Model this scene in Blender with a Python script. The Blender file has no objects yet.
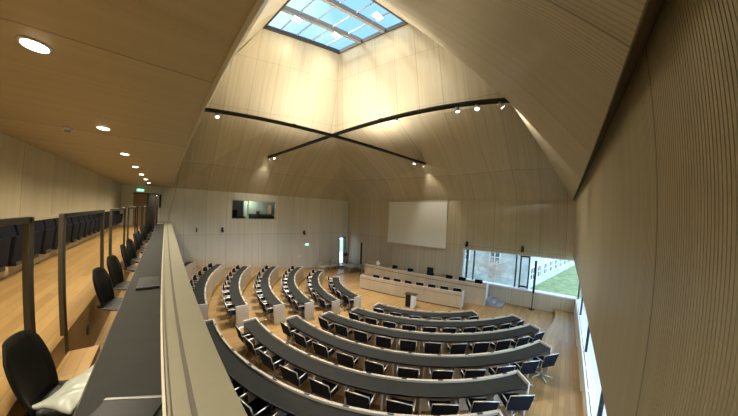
import bpy, bmesh, math, random
from mathutils import Vector as V, Matrix
random.seed(7)
sc = bpy.context.scene
COL = sc.collection
R = math.radians
PI = math.pi
# ---------------------------------------------------------------- camera
CAMZ = 4.85
cd = bpy.data.cameras.new('camera'); cam = bpy.data.objects.new('camera', cd); COL.objects.link(cam); sc.camera = cam
cd.type = 'PANO'; cd.panorama_type = 'FISHEYE_LENS_POLYNOMIAL'
cd.sensor_width = 36; cd.sensor_fit = 'HORIZONTAL'; cd.fisheye_fov = PI
cd.fisheye_polynomial_k0 = 0; cd.fisheye_polynomial_k1 = -1.4671/18; cd.fisheye_polynomial_k2 = -.67067/18**2
cd.fisheye_polynomial_k3 = 1.6211/18**3; cd.fisheye_polynomial_k4 = -.65605/18**4
yaw, pitch, roll = R(45.765), R(1.077), R(2.227)
f = V((math.sin(yaw)*math.cos(pitch), math.cos(yaw)*math.cos(pitch), math.sin(pitch)))
r = V((math.cos(yaw), -math.sin(yaw), 0)); u = r.cross(f)
r2 = r*math.cos(roll)+u*math.sin(roll); u2 = -r*math.sin(roll)+u*math.cos(roll)
mw = Matrix((r2, u2, -f)).transposed().to_4x4(); mw.translation = (0, 0, CAMZ); cam.matrix_world = mw
cd.clip_start = .02; cd.clip_end = 500
# ---------------------------------------------------------------- world, exposure
w = bpy.data.worlds.new('sky'); sc.world = w; w.use_nodes = True
wn = w.node_tree.nodes; bgn = wn['Background']
tcw = wn.new('ShaderNodeTexCoord'); nzw = wn.new('ShaderNodeTexNoise'); rpw = wn.new('ShaderNodeValToRGB')
nzw.inputs['Scale'].default_value = 3.0; nzw.inputs['Detail'].default_value = 5
rpw.color_ramp.elements[0].position = .4; rpw.color_ramp.elements[0].color = (.33, .55, .85, 1)
rpw.color_ramp.elements[1].position = .68; rpw.color_ramp.elements[1].color = (.85, .92, 1.0, 1)
w.node_tree.links.new(tcw.outputs['Generated'], nzw.inputs['Vector']); w.node_tree.links.new(nzw.outputs['Fac'], rpw.inputs[0])
w.node_tree.links.new(rpw.outputs[0], bgn.inputs[0]); bgn.inputs[1].default_value = 3.6
vs = sc.view_settings; vs.view_transform = 'Standard'; vs.look = 'None'; vs.gamma = 1; vs.use_curve_mapping = False
vs.exposure = 0.60
sc.cycles.use_denoising = True
sc.cycles.max_bounces = 8; sc.cycles.diffuse_bounces = 5; sc.cycles.transparent_max_bounces = 12
sc.cycles.sample_clamp_indirect = 4.0

def area(name, loc, aim, sx, sy, power, col, spread=180):
    l = bpy.data.lights.new(name, 'AREA'); l.shape = 'RECTANGLE'; l.size = sx; l.size_y = sy
    l.energy = power; l.color = col; l.spread = R(spread)
    o = bpy.data.objects.new(name, l); COL.objects.link(o); o.location = loc
    o.rotation_euler = (V(aim)-V(loc)).to_track_quat('-Z', 'Y').to_euler(); return o
def spot(name, loc, aim, power, col, ang=90, blend=.6, rad=.06):
    l = bpy.data.lights.new(name, 'SPOT'); l.energy = power; l.color = col; l.spot_size = R(ang); l.spot_blend = blend; l.shadow_soft_size = rad
    o = bpy.data.objects.new(name, l); COL.objects.link(o); o.location = loc
    o.rotation_euler = (V(aim)-V(loc)).to_track_quat('-Z', 'Y').to_euler(); return o
WARM = (1.0, .87, .66); WARM2 = (1.0, .93, .80); DAY = (.80, .90, 1.0)
area('daylight_through_skylight', (6.15, 9.35, CAMZ+10.2), (6.15, 9.35, 0), 3.6, 4.0, 420, (1.0, .96, .88), 72)

sl = bpy.data.lights.new('sun', 'SUN'); sl.energy = 2.6; sl.angle = R(2); sl.color = (1, .97, .9)
so = bpy.data.objects.new('sun', sl); COL.objects.link(so); so.rotation_euler = V((.62, -.42, -.62)).to_track_quat('-Z', 'Y').to_euler()

# ---------------------------------------------------------------- materials
def nodes(name):
    m = bpy.data.materials.new(name); m.use_nodes = True; nt = m.node_tree
    return m, nt, nt.nodes['Principled BSDF']
def plain(name, col, rough=.5, metal=0, spec=.5, noise=0, nscale=20, bump=0):
    m, nt, b = nodes(name)
    b.inputs['Base Color'].default_value = (*col, 1); b.inputs['Roughness'].default_value = rough
    b.inputs['Metallic'].default_value = metal; b.inputs['Specular IOR Level'].default_value = spec
    n = nt.nodes.new('ShaderNodeTexNoise'); n.inputs['Scale'].default_value = nscale; n.inputs['Detail'].default_value = 4
    tc = nt.nodes.new('ShaderNodeTexCoord'); nt.links.new(tc.outputs['Object'], n.inputs['Vector'])
    rp = nt.nodes.new('ShaderNodeValToRGB'); k = max(noise, .03)
    rp.color_ramp.elements[0].position = .3; rp.color_ramp.elements[1].position = .7
    rp.color_ramp.elements[0].color = (*[c*(1-k) for c in col], 1); rp.color_ramp.elements[1].color = (*[min(1, c*(1+k)) for c in col], 1)
    nt.links.new(n.outputs['Fac'], rp.inputs[0]); nt.links.new(rp.outputs[0], b.inputs['Base Color'])
    if bump:
        bp = nt.nodes.new('ShaderNodeBump'); bp.inputs['Strength'].default_value = bump; bp.inputs['Distance'].default_value = .01
        nt.links.new(n.outputs['Fac'], bp.inputs['Height']); nt.links.new(bp.outputs[0], b.inputs['Normal'])
    return m
def wood(name, c1, c2, scale, joint=None, joint2=None, rough=.45, groove=None, jw=.016):
    """veneer: streaks stretched along the grain (scale = frequency per world axis); joint=(axis,spacing,offset)"""
    m, nt, b = nodes(name); L = nt.links
    g = nt.nodes.new('ShaderNodeNewGeometry'); mp = nt.nodes.new('ShaderNodeMapping'); mp.inputs['Scale'].default_value = scale
    L.new(g.outputs['Position'], mp.inputs[0])
    n = nt.nodes.new('ShaderNodeTexNoise'); n.inputs['Scale'].default_value = 1; n.inputs['Detail'].default_value = 6; n.inputs['Roughness'].default_value = .6
    L.new(mp.outputs[0], n.inputs['Vector'])
    rp = nt.nodes.new('ShaderNodeValToRGB'); rp.color_ramp.elements[0].position = .33; rp.color_ramp.elements[1].position = .67
    rp.color_ramp.elements[0].color = (*c1, 1); rp.color_ramp.elements[1].color = (*c2, 1)
    L.new(n.outputs['Fac'], rp.inputs[0]); out = rp.outputs[0]
    sx = nt.nodes.new('ShaderNodeSeparateXYZ'); L.new(g.outputs['Position'], sx.inputs[0])
    def mth(op, a, bb):
        q = nt.nodes.new('ShaderNodeMath'); q.operation = op
        for i, v in ((0, a), (1, bb)):
            if isinstance(v, (int, float)): q.inputs[i].default_value = v
            elif v is not None: L.new(v, q.inputs[i])
        return q.outputs[0]
    for j, dark in ((joint, .5), (joint2, .55)):
        if not j: continue
        ax, sp, of = j
        c = mth('ADD', sx.outputs[ax], 1000*sp+of); c = mth('DIVIDE', c, sp)
        fr = mth('FRACT', c, None); lt = mth('LESS_THAN', fr, jw/sp)
        fl = mth('FLOOR', c, None)
        wn_ = nt.nodes.new('ShaderNodeTexWhiteNoise'); wn_.noise_dimensions = '1D'; L.new(fl, wn_.inputs['W'])
        tint = mth('ADD', mth('MULTIPLY', wn_.outputs['Value'], .14), .93)
        mx = nt.nodes.new('ShaderNodeVectorMath'); mx.operation = 'SCALE'; L.new(out, mx.inputs[0]); L.new(tint, mx.inputs['Scale'])
        mk = mth('SUBTRACT', 1, mth('MULTIPLY', lt, 1-dark))
        mx2 = nt.nodes.new('ShaderNodeVectorMath'); mx2.operation = 'SCALE'; L.new(mx.outputs[0], mx2.inputs[0]); L.new(mk, mx2.inputs['Scale'])
        out = mx2.outputs[0]
    L.new(out, b.inputs['Base Color']); b.inputs['Roughness'].default_value = rough
    if groove:
        ax, sp, dep = groove
        c = mth('FRACT', mth('DIVIDE', mth('ADD', sx.outputs[ax], 100), sp), None)
        h = mth('LESS_THAN', c, .32); h = mth('SUBTRACT', 1, h)
        bp = nt.nodes.new('ShaderNodeBump'); bp.inputs['Strength'].default_value = .8; bp.inputs['Distance'].default_value = dep
        L.new(h, bp.inputs['Height']); L.new(bp.outputs[0], b.inputs['Normal'])
        mx2 = nt.nodes.new('ShaderNodeVectorMath'); mx2.operation = 'SCALE'; L.new(out, mx2.inputs[0]); L.new(mth('ADD', mth('MULTIPLY', h, .22), .78), mx2.inputs['Scale'])
        L.new(mx2.outputs[0], b.inputs['Base Color'])
    return m
def parquet(name, cols, swap=False, rough=.38, length=1.3, width=.11):
    m, nt, b = nodes(name); L = nt.links
    g = nt.nodes.new('ShaderNodeNewGeometry'); mp = nt.nodes.new('ShaderNodeMapping'); L.new(g.outputs['Position'], mp.inputs[0])
    if swap: mp.inputs['Rotation'].default_value = (0, 0, PI/2)
    br = nt.nodes.new('ShaderNodeTexBrick'); br.offset = .37; br.inputs['Scale'].default_value = 1
    br.inputs['Brick Width'].default_value = length; br.inputs['Row Height'].default_value = width; br.inputs['Mortar Size'].default_value = .0018
    br.inputs['Color1'].default_value = (*cols[0], 1); br.inputs['Color2'].default_value = (*cols[1], 1); br.inputs['Mortar'].default_value = (*[c*.45 for c in cols[0]], 1)
    L.new(mp.outputs[0], br.inputs['Vector'])
    mp2 = nt.nodes.new('ShaderNodeMapping'); mp2.inputs['Scale'].default_value = (1.2, 22, 1); L.new(mp.outputs[0], mp2.inputs[0])
    n = nt.nodes.new('ShaderNodeTexNoise'); n.inputs['Scale'].default_value = 1.5; n.inputs['Detail'].default_value = 5; L.new(mp2.outputs[0], n.inputs['Vector'])
    mr = nt.nodes.new('ShaderNodeMapRange'); mr.inputs[3].default_value = .8; mr.inputs[4].default_value = 1.18; L.new(n.outputs['Fac'], mr.inputs[0])
    mx = nt.nodes.new('ShaderNodeVectorMath'); mx.operation = 'SCALE'; L.new(br.outputs['Color'], mx.inputs[0]); L.new(mr.outputs[0], mx.inputs['Scale'])
    L.new(mx.outputs[0], b.inputs['Base Color']); b.inputs['Roughness'].default_value = rough
    return m
def glass(name, tint=(.93, .97, .98), gloss=.08):
    m = bpy.data.materials.new(name); m.use_nodes = True; nt = m.node_tree; nt.nodes.clear(); L = nt.links
    t = nt.nodes.new('ShaderNodeBsdfTransparent'); t.inputs[0].default_value = (*tint, 1)
    gl = nt.nodes.new('ShaderNodeBsdfGlossy'); gl.inputs['Roughness'].default_value = .03
    mx = nt.nodes.new('ShaderNodeMixShader'); lw = nt.nodes.new('ShaderNodeLayerWeight'); lw.inputs[0].default_value = .15
    ml = nt.nodes.new('ShaderNodeMath'); ml.operation = 'MULTIPLY'; ml.inputs[1].default_value = gloss*4; L.new(lw.outputs['Fresnel'], ml.inputs[0])
    L.new(ml.outputs[0], mx.inputs[0]); L.new(t.outputs[0], mx.inputs[1]); L.new(gl.outputs[0], mx.inputs[2])
    o = nt.nodes.new('ShaderNodeOutputMaterial'); L.new(mx.outputs[0], o.inputs[0]); return m
def emis(name, col, s):
    m, nt, b = nodes(name); b.inputs['Base Color'].default_value = (*col, 1)
    b.inputs['Emission Color'].default_value = (*col, 1); b.inputs['Emission Strength'].default_value = s; return m

P1, P2 = (.50, .41, .27), (.60, .51, .35)       # maple veneer
M = {}
M['wallA'] = wood('daylit_maple_wall', (.62, .585, .49), (.70, .665, .57), (7, .3, .25), (0, 1.25, .3), (2, 3.05, 0))  # same maple made paler and cooler, daylight on the far wall put into colour
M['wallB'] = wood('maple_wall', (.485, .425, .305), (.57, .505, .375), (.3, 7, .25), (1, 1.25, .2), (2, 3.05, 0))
M['tentA'] = wood('maple_ceiling_far', (.48, .41, .275), (.565, .485, .34), (7, .35, .22), (0, 1.25, .3), (2, 3.05, -1.1))
M['tentB'] = wood('maple_ceiling_front', (.48, .41, .275), (.565, .485, .34), (.35, 7, .22), (1, 1.25, .2), (2, 3.05, -1.1))
M['tentC'] = wood('maple_ceiling_right', (.46, .395, .26), (.53, .46, .315), (6, .2, .2), (0, 2.5, .9), None, groove=(0, .045, .01))
M['wallC'] = wood('ribbed_maple', (.45, .395, .255), (.52, .46, .31), (8, .3, .2), (0, 2.4, .41), None, rough=.5)
M['gceil'] = wood('gallery_ceiling_veneer', (.42, .335, .19), (.49, .395, .23), (.2, 7, .5), (1, 2.45, .55), None, rough=.5)
M['gwall'] = wood('gallery_wall_veneer', (.46, .40, .26), (.54, .47, .32), (.3, 5, .2), (1, 1.25, .2), None)
M['desk_wood'] = wood('desk_maple', (.50, .41, .28), (.60, .50, .36), (2, 2, .6), None, None)
M['rim'] = plain('pale_desk_edge', (.54, .49, .40), .4)
M['end'] = wood('desk_end_lit_maple', (.58, .54, .49), (.64, .60, .55), (2, 2, .6), None, None)  # paler than the desk maple, the light on the end panels is painted in
M['top'] = plain('dark_linoleum', (.026, .027, .024), .6, 0, .12, noise=.08, nscale=6)
M['floor'] = parquet('oak_parquet', ((.29, .17, .06), (.41, .255, .10)))
M['gfloor'] = parquet('gallery_parquet', ((.33, .20, .07), (.45, .29, .11)), swap=True)
M['black'] = plain('black_fabric', (.009, .010, .015), .8, 0, .12, noise=.2)
M['shell'] = plain('black_shell', (.009, .010, .010), .42, 0, .3)
M['chrome'] = plain('brushed_aluminium', (.68, .66, .62), .32, .8)
M['dark'] = plain('dark_metal', (.02, .021, .022), .4, .3)
M['bronze'] = plain('bronze_post', (.085, .072, .05), .45, .5)
M['white'] = plain('white_paint', (.78, .79, .78), .5)
M['para'] = plain('cream_parapet', (.215, .205, .145), .45, noise=.03, nscale=4)
M['slot'] = plain('parapet_slot', (.10, .09, .07), .6)
M['screen'] = plain('projection_cloth', (.78, .79, .75), .8)
M['grey'] = plain('grey_laminate', (.30, .32, .34), .25)
M['soffit'] = plain('dark_brown_fascia', (.13, .105, .07), .5)
M['fascia'] = wood('fascia_veneer', (.50, .42, .28), (.58, .50, .34), (1, .5, 1), None, None)
M['door'] = wood('brown_door_veneer', (.33, .21, .12), (.42, .27, .16), (9, 9, .3), None, None)
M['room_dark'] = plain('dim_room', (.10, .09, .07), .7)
M['glass'] = glass('clear_glass'); M['railglass'] = glass('guard_glass', (.97, .98, .96), .05)
M['skyglass'] = glass('skylight_glass', (.22, .28, .31), .1)
M['lamp'] = emis('warm_lamp', (1, .90, .68), 9); M['lampw'] = emis('spot_lamp', (1, .93, .78), 14)
M['glow'] = emis('reflection_glow', (1, .92, .72), 7)
M['exit'] = emis('exit_green', (.10, .75, .45), 1.3); M['exitw'] = emis('exit_pictogram', (.8, 1, .9), 1.6)
M['led'] = emis('screen_glow', (.35, .6, .7), .45)
M['stone'] = plain('pale_stone_facade', (.52, .53, .52), .8, noise=.22, nscale=1.6)
M['stone2'] = plain('grey_stone_facade', (.50, .53, .55), .8, noise=.22, nscale=1.6)
M['winext'] = plain('dark_window_pane', (.10, .13, .15), .15)
M['grass'] = plain('lawn_grass', (.20, .25, .11), .9, noise=.3, nscale=1.5)
M['twig'] = plain('autumn_twigs', (.60, .47, .40), .9, noise=.3, nscale=3)
M['bag'] = plain('white_plastic_bag', (.40, .43, .37), .35)
M['louver'] = plain('blue_grey_louver', (.30, .40, .50), .4, noise=.3, nscale=4)

# ---------------------------------------------------------------- mesh helpers
class MB:
    def __init__(s): s.v = []; s.f = []; s.smooth = set()
    def add(s, vs_, fs, smooth=False):
        o = len(s.v); s.v += [V(p) for p in vs_]
        for q in fs:
            if smooth: s.smooth.add(len(s.f))
            s.f.append(tuple(i+o for i in q))
        return s
    def box(s, lo, hi):
        (a, b, c), (d, e, g) = lo, hi
        return s.add([(a, b, c), (d, b, c), (d, e, c), (a, e, c), (a, b, g), (d, b, g), (d, e, g), (a, e, g)],
                     [(0, 3, 2, 1), (4, 5, 6, 7), (0, 1, 5, 4), (1, 2, 6, 5), (2, 3, 7, 6), (3, 0, 4, 7)])
    def obox(s, c, ax, ay, az):     # oriented box: centre and three half-vectors
        c, ax, ay, az = map(V, (c, ax, ay, az)); p = []
        for k in (-1, 1):
            for i, j in ((-1, -1), (1, -1), (1, 1), (-1, 1)): p.append(c+ax*i+ay*j+az*k)
        return s.add(p, [(0, 3, 2, 1), (4, 5, 6, 7), (0, 1, 5, 4), (1, 2, 6, 5), (2, 3, 7, 6), (3, 0, 4, 7)])
    def tube(s, pts, rad, n=8):
        pts = [V(p) for p in pts]; rings = []; vs_ = []; fs = []
        rr = rad if isinstance(rad, (list, tuple)) else [rad]*len(pts)
        for i, p in enumerate(pts):
            d = (pts[min(i+1, len(pts)-1)]-pts[max(i-1, 0)]).normalized()
            a = d.cross(V((0, 0, 1)) if abs(d.z) < .9 else V((1, 0, 0))).normalized(); b = d.cross(a)
            for k in range(n):
                t = 2*PI*k/n; vs_.append(p+a*math.cos(t)*rr[i]+b*math.sin(t)*rr[i])
        for i in range(len(pts)-1):
            for k in range(n): fs.append((i*n+k, i*n+(k+1) % n, (i+1)*n+(k+1) % n, (i+1)*n+k))
        fs.append(tuple(range(n-1, -1, -1))); fs.append(tuple((len(pts)-1)*n+k for k in range(n)))
        return s.add(vs_, fs, True)
    def disc(s, c, rad, h, n=20, axis=2):
        c = V(c); d = V((0, 0, 0)); d[axis] = h/2
        return s.tube([c-d, c+d], rad, n)
    def arc(s, r0, r1, z0, z1, a0, a1, cx=13, cy=7.76, n=None, off=None):   # solid ring sector, degrees
        n = n or max(4, int(abs(a1-a0)/1.6)); vs_ = []; fs = []
        for i in range(n+1):
            ad = a0+(a1-a0)*i/n; t = R(ad); c, q = math.cos(t), math.sin(t); dr = off(ad) if off else 0; ra, rb = r0+dr, r1+dr
            vs_ += [(cx+ra*c, cy+ra*q, z0), (cx+rb*c, cy+rb*q, z0), (cx+rb*c, cy+rb*q, z1), (cx+ra*c, cy+ra*q, z1)]
        for i in range(n):
            a = 4*i; b = a+4
            for k in range(4): fs.append((a+k, b+k, b+(k+1) % 4, a+(k+1) % 4))
        fs.append((0, 1, 2, 3)); fs.append((4*n+3, 4*n+2, 4*n+1, 4*n))
        return s.add(vs_, fs)
    def build(s, name, mat, parent=None, bevel=0, subsurf=0, label=None):
        off = V(parent_world(parent)) if parent else V((0, 0, 0))
        me = bpy.data.meshes.new(name); me.from_pydata([tuple(p-off) for p in s.v], [], s.f); me.update()
        for i in s.smooth: me.polygons[i].use_smooth = True
        bm = bmesh.new(); bm.from_mesh(me); bmesh.ops.recalc_face_normals(bm, faces=bm.faces); bm.to_mesh(me); bm.free()
        me.materials.append(mat); o = bpy.data.objects.new(name, me); COL.objects.link(o)
        if parent: o.parent = parent
        if bevel:
            m = o.modifiers.new('b', 'BEVEL'); m.width = bevel; m.segments = 2; m.limit_method = 'ANGLE'
        if subsurf:
            m = o.modifiers.new('s', 'SUBSURF'); m.levels = m.render_levels = subsurf
        if label: o['label'] = label
        return o
def parent_world(p):
    q = V((0, 0, 0))
    while p: q += p.location; p = p.parent
    return q
def empty(name, loc=(0, 0, 0), rz=0):
    o = bpy.data.objects.new(name, None); COL.objects.link(o); o.location = loc; o.rotation_euler = (0, 0, rz); o.empty_display_size = .1; return o
def tag(o, label, cat, group=None, kind=None):
    o['label'] = label; o['category'] = cat
    if group: o['group'] = group
    if kind: o['kind'] = kind
    return o
def struct(o, label=None):
    o['kind'] = 'structure'
    if label: o['label'] = label
    return o
def dup(root, loc, rz, label=None, group=None):
    c = root.copy(); COL.objects.link(c); c.location = loc; c.rotation_euler = (0, 0, rz)
    if label: c['label'] = label
    if group: c['group'] = group
    for ch in root.children:
        d = ch.copy(); COL.objects.link(d); d.parent = c
        for g in ch.children:
            e = g.copy(); COL.objects.link(e); e.parent = d
    return c
ORD = ['first', 'second', 'third', 'fourth', 'fifth', 'sixth', 'seventh', 'eighth', 'ninth', 'tenth', 'eleventh', 'twelfth', 'thirteenth', 'fourteenth', 'fifteenth', 'sixteenth', 'seventeenth', 'eighteenth', 'nineteenth', 'twentieth', 'twenty-first', 'twenty-second']

# ================================================================ STRUCTURE
CX, CY = 13.0, 7.76
XB, YA, YC, XG = 14.0, 16.1, -.52, -2.15
RIM = {1: 5.15, 2: 6.42, 3: 7.78, 4: 9.13, 5: 10.52, 6: 11.85, 7: 13.2}
FL = {1: 0, 2: .05, 3: .24, 4: .42, 5: .64, 6: .86, 7: 1.08}
X0, X1, Y0, Y1 = XG, XB+.02, -.95, YA
# stepped parquet floor: one slab and six terraces in one surface
b = MB(); b.box((X0-.3, Y0-.3, -.3), (X1+.3, Y1+.3, 0))
def hit(t):
    c, s_ = math.cos(t), math.sin(t); k = 1e9
    if c > 1e-9: k = min(k, (X1-CX)/c)
    if c < -1e-9: k = min(k, (X0-CX)/c)
    if s_ > 1e-9: k = min(k, (Y1-CY)/s_)
    if s_ < -1e-9: k = min(k, (Y0-CY)/s_)
    return k
for k in range(2, 9):
    rr = RIM[k]-.04 if k < 8 else 14.5
    z = FL[k] if k < 8 else 1.3
    zp = FL[k-1]
    N = 720; prev = None
    for i in range(N+1):
        t = 2*PI*i/N; h = hit(t)
        if h > rr+.001:
            c, s_ = math.cos(t), math.sin(t)
            cur = [(CX+rr*c, CY+rr*s_, zp-.1), (CX+rr*c, CY+rr*s_, z), (CX+h*c, CY+h*s_, z)]
            if prev: b.add(prev+cur, [(0, 3, 4, 1), (1, 4, 5, 2)])
            prev = cur
        else: prev = None
struct(b.build('floor', M['floor']))
# wall A (far), with the control booth opening and the slit window
b = MB()
T = .35
def wall_y(b, y, x0, x1, z0, z1, holes, t):   # wall in plane y, thickness towards +t
    xs = sorted({x0, x1, *[h[0] for h in holes], *[h[1] for h in holes]}); zs = sorted({z0, z1, *[h[2] for h in holes], *[h[3] for h in holes]})
    for i in range(len(xs)-1):
        for j in range(len(zs)-1):
            xm, zm = (xs[i]+xs[i+1])/2, (zs[j]+zs[j+1])/2
            if any(h[0] < xm < h[1] and h[2] < zm < h[3] for h in holes): continue
            b.box((xs[i], min(y, y+t), zs[j]), (xs[i+1], max(y, y+t), zs[j+1]))
def wall_x(b, x, y0, y1, z0, z1, holes, t):
    ys = sorted({y0, y1, *[h[0] for h in holes], *[h[1] for h in holes]}); zs = sorted({z0, z1, *[h[2] for h in holes], *[h[3] for h in holes]})
    for i in range(len(ys)-1):
        for j in range(len(zs)-1):
            ym, zm = (ys[i]+ys[i+1])/2, (zs[j]+zs[j+1])/2
            if any(h[0] < ym < h[1] and h[2] < zm < h[3] for h in holes): continue
            b.box((min(x, x+t), ys[i], zs[j]), (max(x, x+t), ys[i+1], zs[j+1]))
ZT = 5.80
wall_y(b, YA, XG-.3, XB+.35, -.3, 6.4, [(3.80, 7.05, 4.05, 5.32), (13.0, 13.72, .3, 2.66), (-1.60, -.41, 3.05, 5.38)], T)
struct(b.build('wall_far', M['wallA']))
b = MB(); wall_x(b, XB, -1.3, YA, -.3, 6.4, [(-.95, 5.42, .96, 2.83)], T)
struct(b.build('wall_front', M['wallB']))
# wall C: ribbed panel hung above the ribbon window (real vertical grooves)
b = MB(); zl, zh = 3.05, 6.05; x = -2.15; pit = .026; vs_ = []
while x < XB:
    vs_ += [(x, YC-.010), (x+.007, YC-.010), (x+.007, YC), (x+pit, YC)]
    x += pit
lo = [(p[0], p[1], zl) for p in vs_]; hi = [(p[0], p[1], zh) for p in vs_]; n = len(vs_)
b.add(lo+hi, [(i, i+1, n+i+1, n+i) for i in range(n-1)])
b.add([(-2.15, YC, zl), (XB, YC, zl), (XB, YC-.43, zl), (-2.15, YC-.43, zl)], [(0, 1, 2, 3)])
b.add([(-2.15, YC-.43, zl), (XB, YC-.43, zl), (XB, YC-.43, 6.4), (-2.15, YC-.43, 6.4)], [(0, 1, 2, 3)])
b.add([(-2.15, YC-.03, zh), (XB, YC-.03, zh), (XB, YC-.43, zh), (-2.15, YC-.43, zh)], [(0, 1, 2, 3)])
struct(b.build('wall_right', M['wallC']))
b = MB(); b.box((XG-.3, -1.3, -.3), (XB, -.97, 1.0)); struct(b.build('wall_right_lower', M['white']))
# white sill ledge below the ribbon window with a slot grille
o = MB().box((-2.15, -.97, 0), (XB, -.80, 1.0)).build('trim_1', M['white']); struct(o)
g = MB()
x = -1.5
while x < XB-.4: g.box((x, -.86, .995), (x+.9, -.845, 1.004)); x += 1.0
g.build('vent_slot', M['dark'], o)
# ribbon window right: mullions and panes
win = empty('window_2', (6, -.95, 1.0)); struct(win)
for xm in (13.9, 11.6, 8.4, 5.2, 2.0, -1.2): MB().box((xm-.035, -.93, 1.0), (xm+.035, -.87, 3.05)).build('mullion', M['dark'], win)
MB().box((-2.15, -.905, 1.0), (XB, -.895, 3.05)).build('pane', M['glass'], win)
# ribbon window front
win = empty('window_1', (XB+.3, 2.2, 1.05)); struct(win)
for y, wd in ((5.18, .09), (4.74, .06), (2.22, .07), (1.98, .07), (1.53, .07)): MB().box((XB+.16, y-wd/2, .96), (XB+.30, y+wd/2, 2.83)).build('mullion', M['dark'], win)
MB().box((XB+.17, 1.53, 1.02), (XB+.29, 1.98, 1.10)).build('sash_rail', M['dark'], win)
MB().box((XB+.17, 1.53, 2.70), (XB+.29, 1.98, 2.80)).build('sash_rail', M['dark'], win)
MB().box((XB+.22, -.95, .96), (XB+.23, 5.42, 2.83)).build('pane', M['glass'], win)
MB().box((XB-.05, -.95, .90), (XB+.34, 5.42, .965)).build('sill', M['white'], win)
MB().box((XB-.005, 5.36, .965), (XB+.34, 5.43, 2.83)).build('jamb', M['white'], win)
MB().box((XB-.005, -.95, 2.81), (XB+.34, 5.42, 2.85)).build('window_head', M['white'], win)
# slit window
win = empty('window_3', (13.36, YA, .3)); struct(win)
for a in ((13.0, 13.07), (13.62, 13.72)): MB().box((a[0], YA-.03, .3), (a[1], YA+.2, 2.66)).build('frame', M['dark'], win)
MB().box((13.0, YA-.03, 2.58), (13.72, YA+.2, 2.66)).build('frame', M['dark'], win)
MB().box((13.05, YA+.1, .3), (13.66, YA+.11, 2.6)).build('pane', M['glass'], win)
# gallery side walls
b = MB(); b.box((XG-.3, -1.3, -.3), (XG, YA, 6.4)); struct(b.build('wall_left', M['gwall']))
b = MB(); wall_y(b, -1.3, XG-.3, .35, 1.0, 6.4, [], -.3); 
struct(b.build('wall_near', M['gwall']))
# gallery slab, upper platform and floor
b = MB(); b.box((XG, -.9, 2.75), (.22, YA, 3.05)); b.box((XG, -.9, 3.04), (-.80, YA, 3.63))
struct(b.build('floor_gallery', M['gfloor']))
# riser vent grilles
for i in range(8):
    o = MB().disc((-.797, 3.68+1.07*i, 3.36), .07, .012, 20, 0).build('round_vent', M['dark'])
    tag(o, f"round black vent grille in the gallery riser, {ORD[i]} from the camera", 'vent', 'round vents along the gallery riser')
# gallery ceiling
b = MB(); b.box((XG, -1.3, 5.78), (.215, YA, 5.9)); struct(b.build('ceiling_gallery', M['gceil']))
b = MB(); b.box((.215, -1.3, 5.765), (.24, YA, 5.92)); struct(b.build('trim_2', M['fascia']))
# dark fascia over the ribbed wall
b = MB(); b.add([(-2.15, YC-.03, 6.06), (XB, YC-.03, 5.90), (XB, -.40, 5.80), (-2.15, -.36, 5.80), (-2.15, YC-.03, 6.3), (XB, YC-.03, 6.3), (XB, -.40, 5.86), (-2.15, -.36, 5.86)],
              [(0, 1, 2, 3), (4, 5, 6, 7), (0, 1, 5, 4), (2, 3, 7, 6), (0, 3, 7, 4), (1, 2, 6, 5)])
struct(b.build('trim_3', M['soffit']))
# tent ceiling and light shaft
H = CAMZ
Q = {'GA': (.2, YA, ZT), 'AB': (XB, YA, ZT), 'BC': (XB, -.42, ZT), 'CG': (.2, -.36, ZT)}
TT = {'A': (5.45, 14.35, H+3.08), 'B': (12.45, 7.47, H+3.08), 'C': (6.62, 1.17, H+3.14), 'G': (.96, 8.72, H+3.14)}
S = {'AB': (8.23, 11.35, H+10.5), 'GA': (3.44, 12.54, H+10.5), 'BC': (9.06, 6.34, H+10.5), 'CG': (3.85, 7.2, H+10.5)}
MM = (8.72, 11.80, H+4.86)
FA = (5.24, 12.67, H+4.87); EA = (.5, 13.82, H+4.9)
FB = (9.59, 6.51, H+4.91); EB = (10.67, 0, H+4.9)
def surf(name, polys, mat):
    b = MB()
    for p in polys:
        b.add(p, [tuple(range(len(p)))])
    o = b.build(name, mat); struct(o)
    m = o.modifiers.new('t', 'SOLIDIFY'); m.thickness = .02; m.offset = 0
    return o
surf('ceiling_far', [[Q['GA'], Q['AB'], TT['A']], [Q['AB'], MM, TT['A']], [Q['GA'], TT['A'], FA], [Q['GA'], FA, EA]], M['tentA'])
surf('shaft_wall_far', [[EA, S['GA'], S['AB'], MM, FA], [MM, TT['A'], FA]], M['tentA'])
surf('ceiling_front', [[Q['AB'], Q['BC'], TT['B']], [Q['AB'], TT['B'], MM], [Q['BC'], FB, TT['B']], [Q['BC'], EB, FB]], M['tentB'])
surf('shaft_wall_front', [[S['AB'], S['BC'], EB, FB, MM], [MM, FB, TT['B']]], M['tentB'])
# unseen shell added around the shaft to keep sky light from leaking in
b = MB(); wall_y(b, YA+.0, XG-.3, XB+.35, 6.4, H+10.7, [], T); wall_x(b, XB, -1.3, YA, 6.4, H+10.7, [], T); b.box((XG-.3, -1.6, 6.4), (XB+.35, -1.3, H+10.7)); b.box((XG-.3, -1.3, 5.95), (XG, YA, H+10.7))
ro = [V((XG-.3, YA+.35, H+10.62)), V((XB+.35, YA+.35, H+10.62)), V((XB+.35, -1.6, H+10.62)), V((XG-.3, -1.6, H+10.62))]
ri = [V(S[k])+V((0, 0, .12)) for k in ('GA', 'AB', 'BC', 'CG')]
b.add(ro+ri, [(i, (i+1) % 4, 4+(i+1) % 4, 4+i) for i in range(4)])
struct(b.build('light_blocking_shell', M['room_dark']))
RC1 = tuple(V(S['BC']).lerp(V(TT['C']), .3)+V((0, 0, .26))); RC2 = tuple(V(S['BC']).lerp(V(TT['C']), .65)+V((0, 0, .28)))
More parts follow.
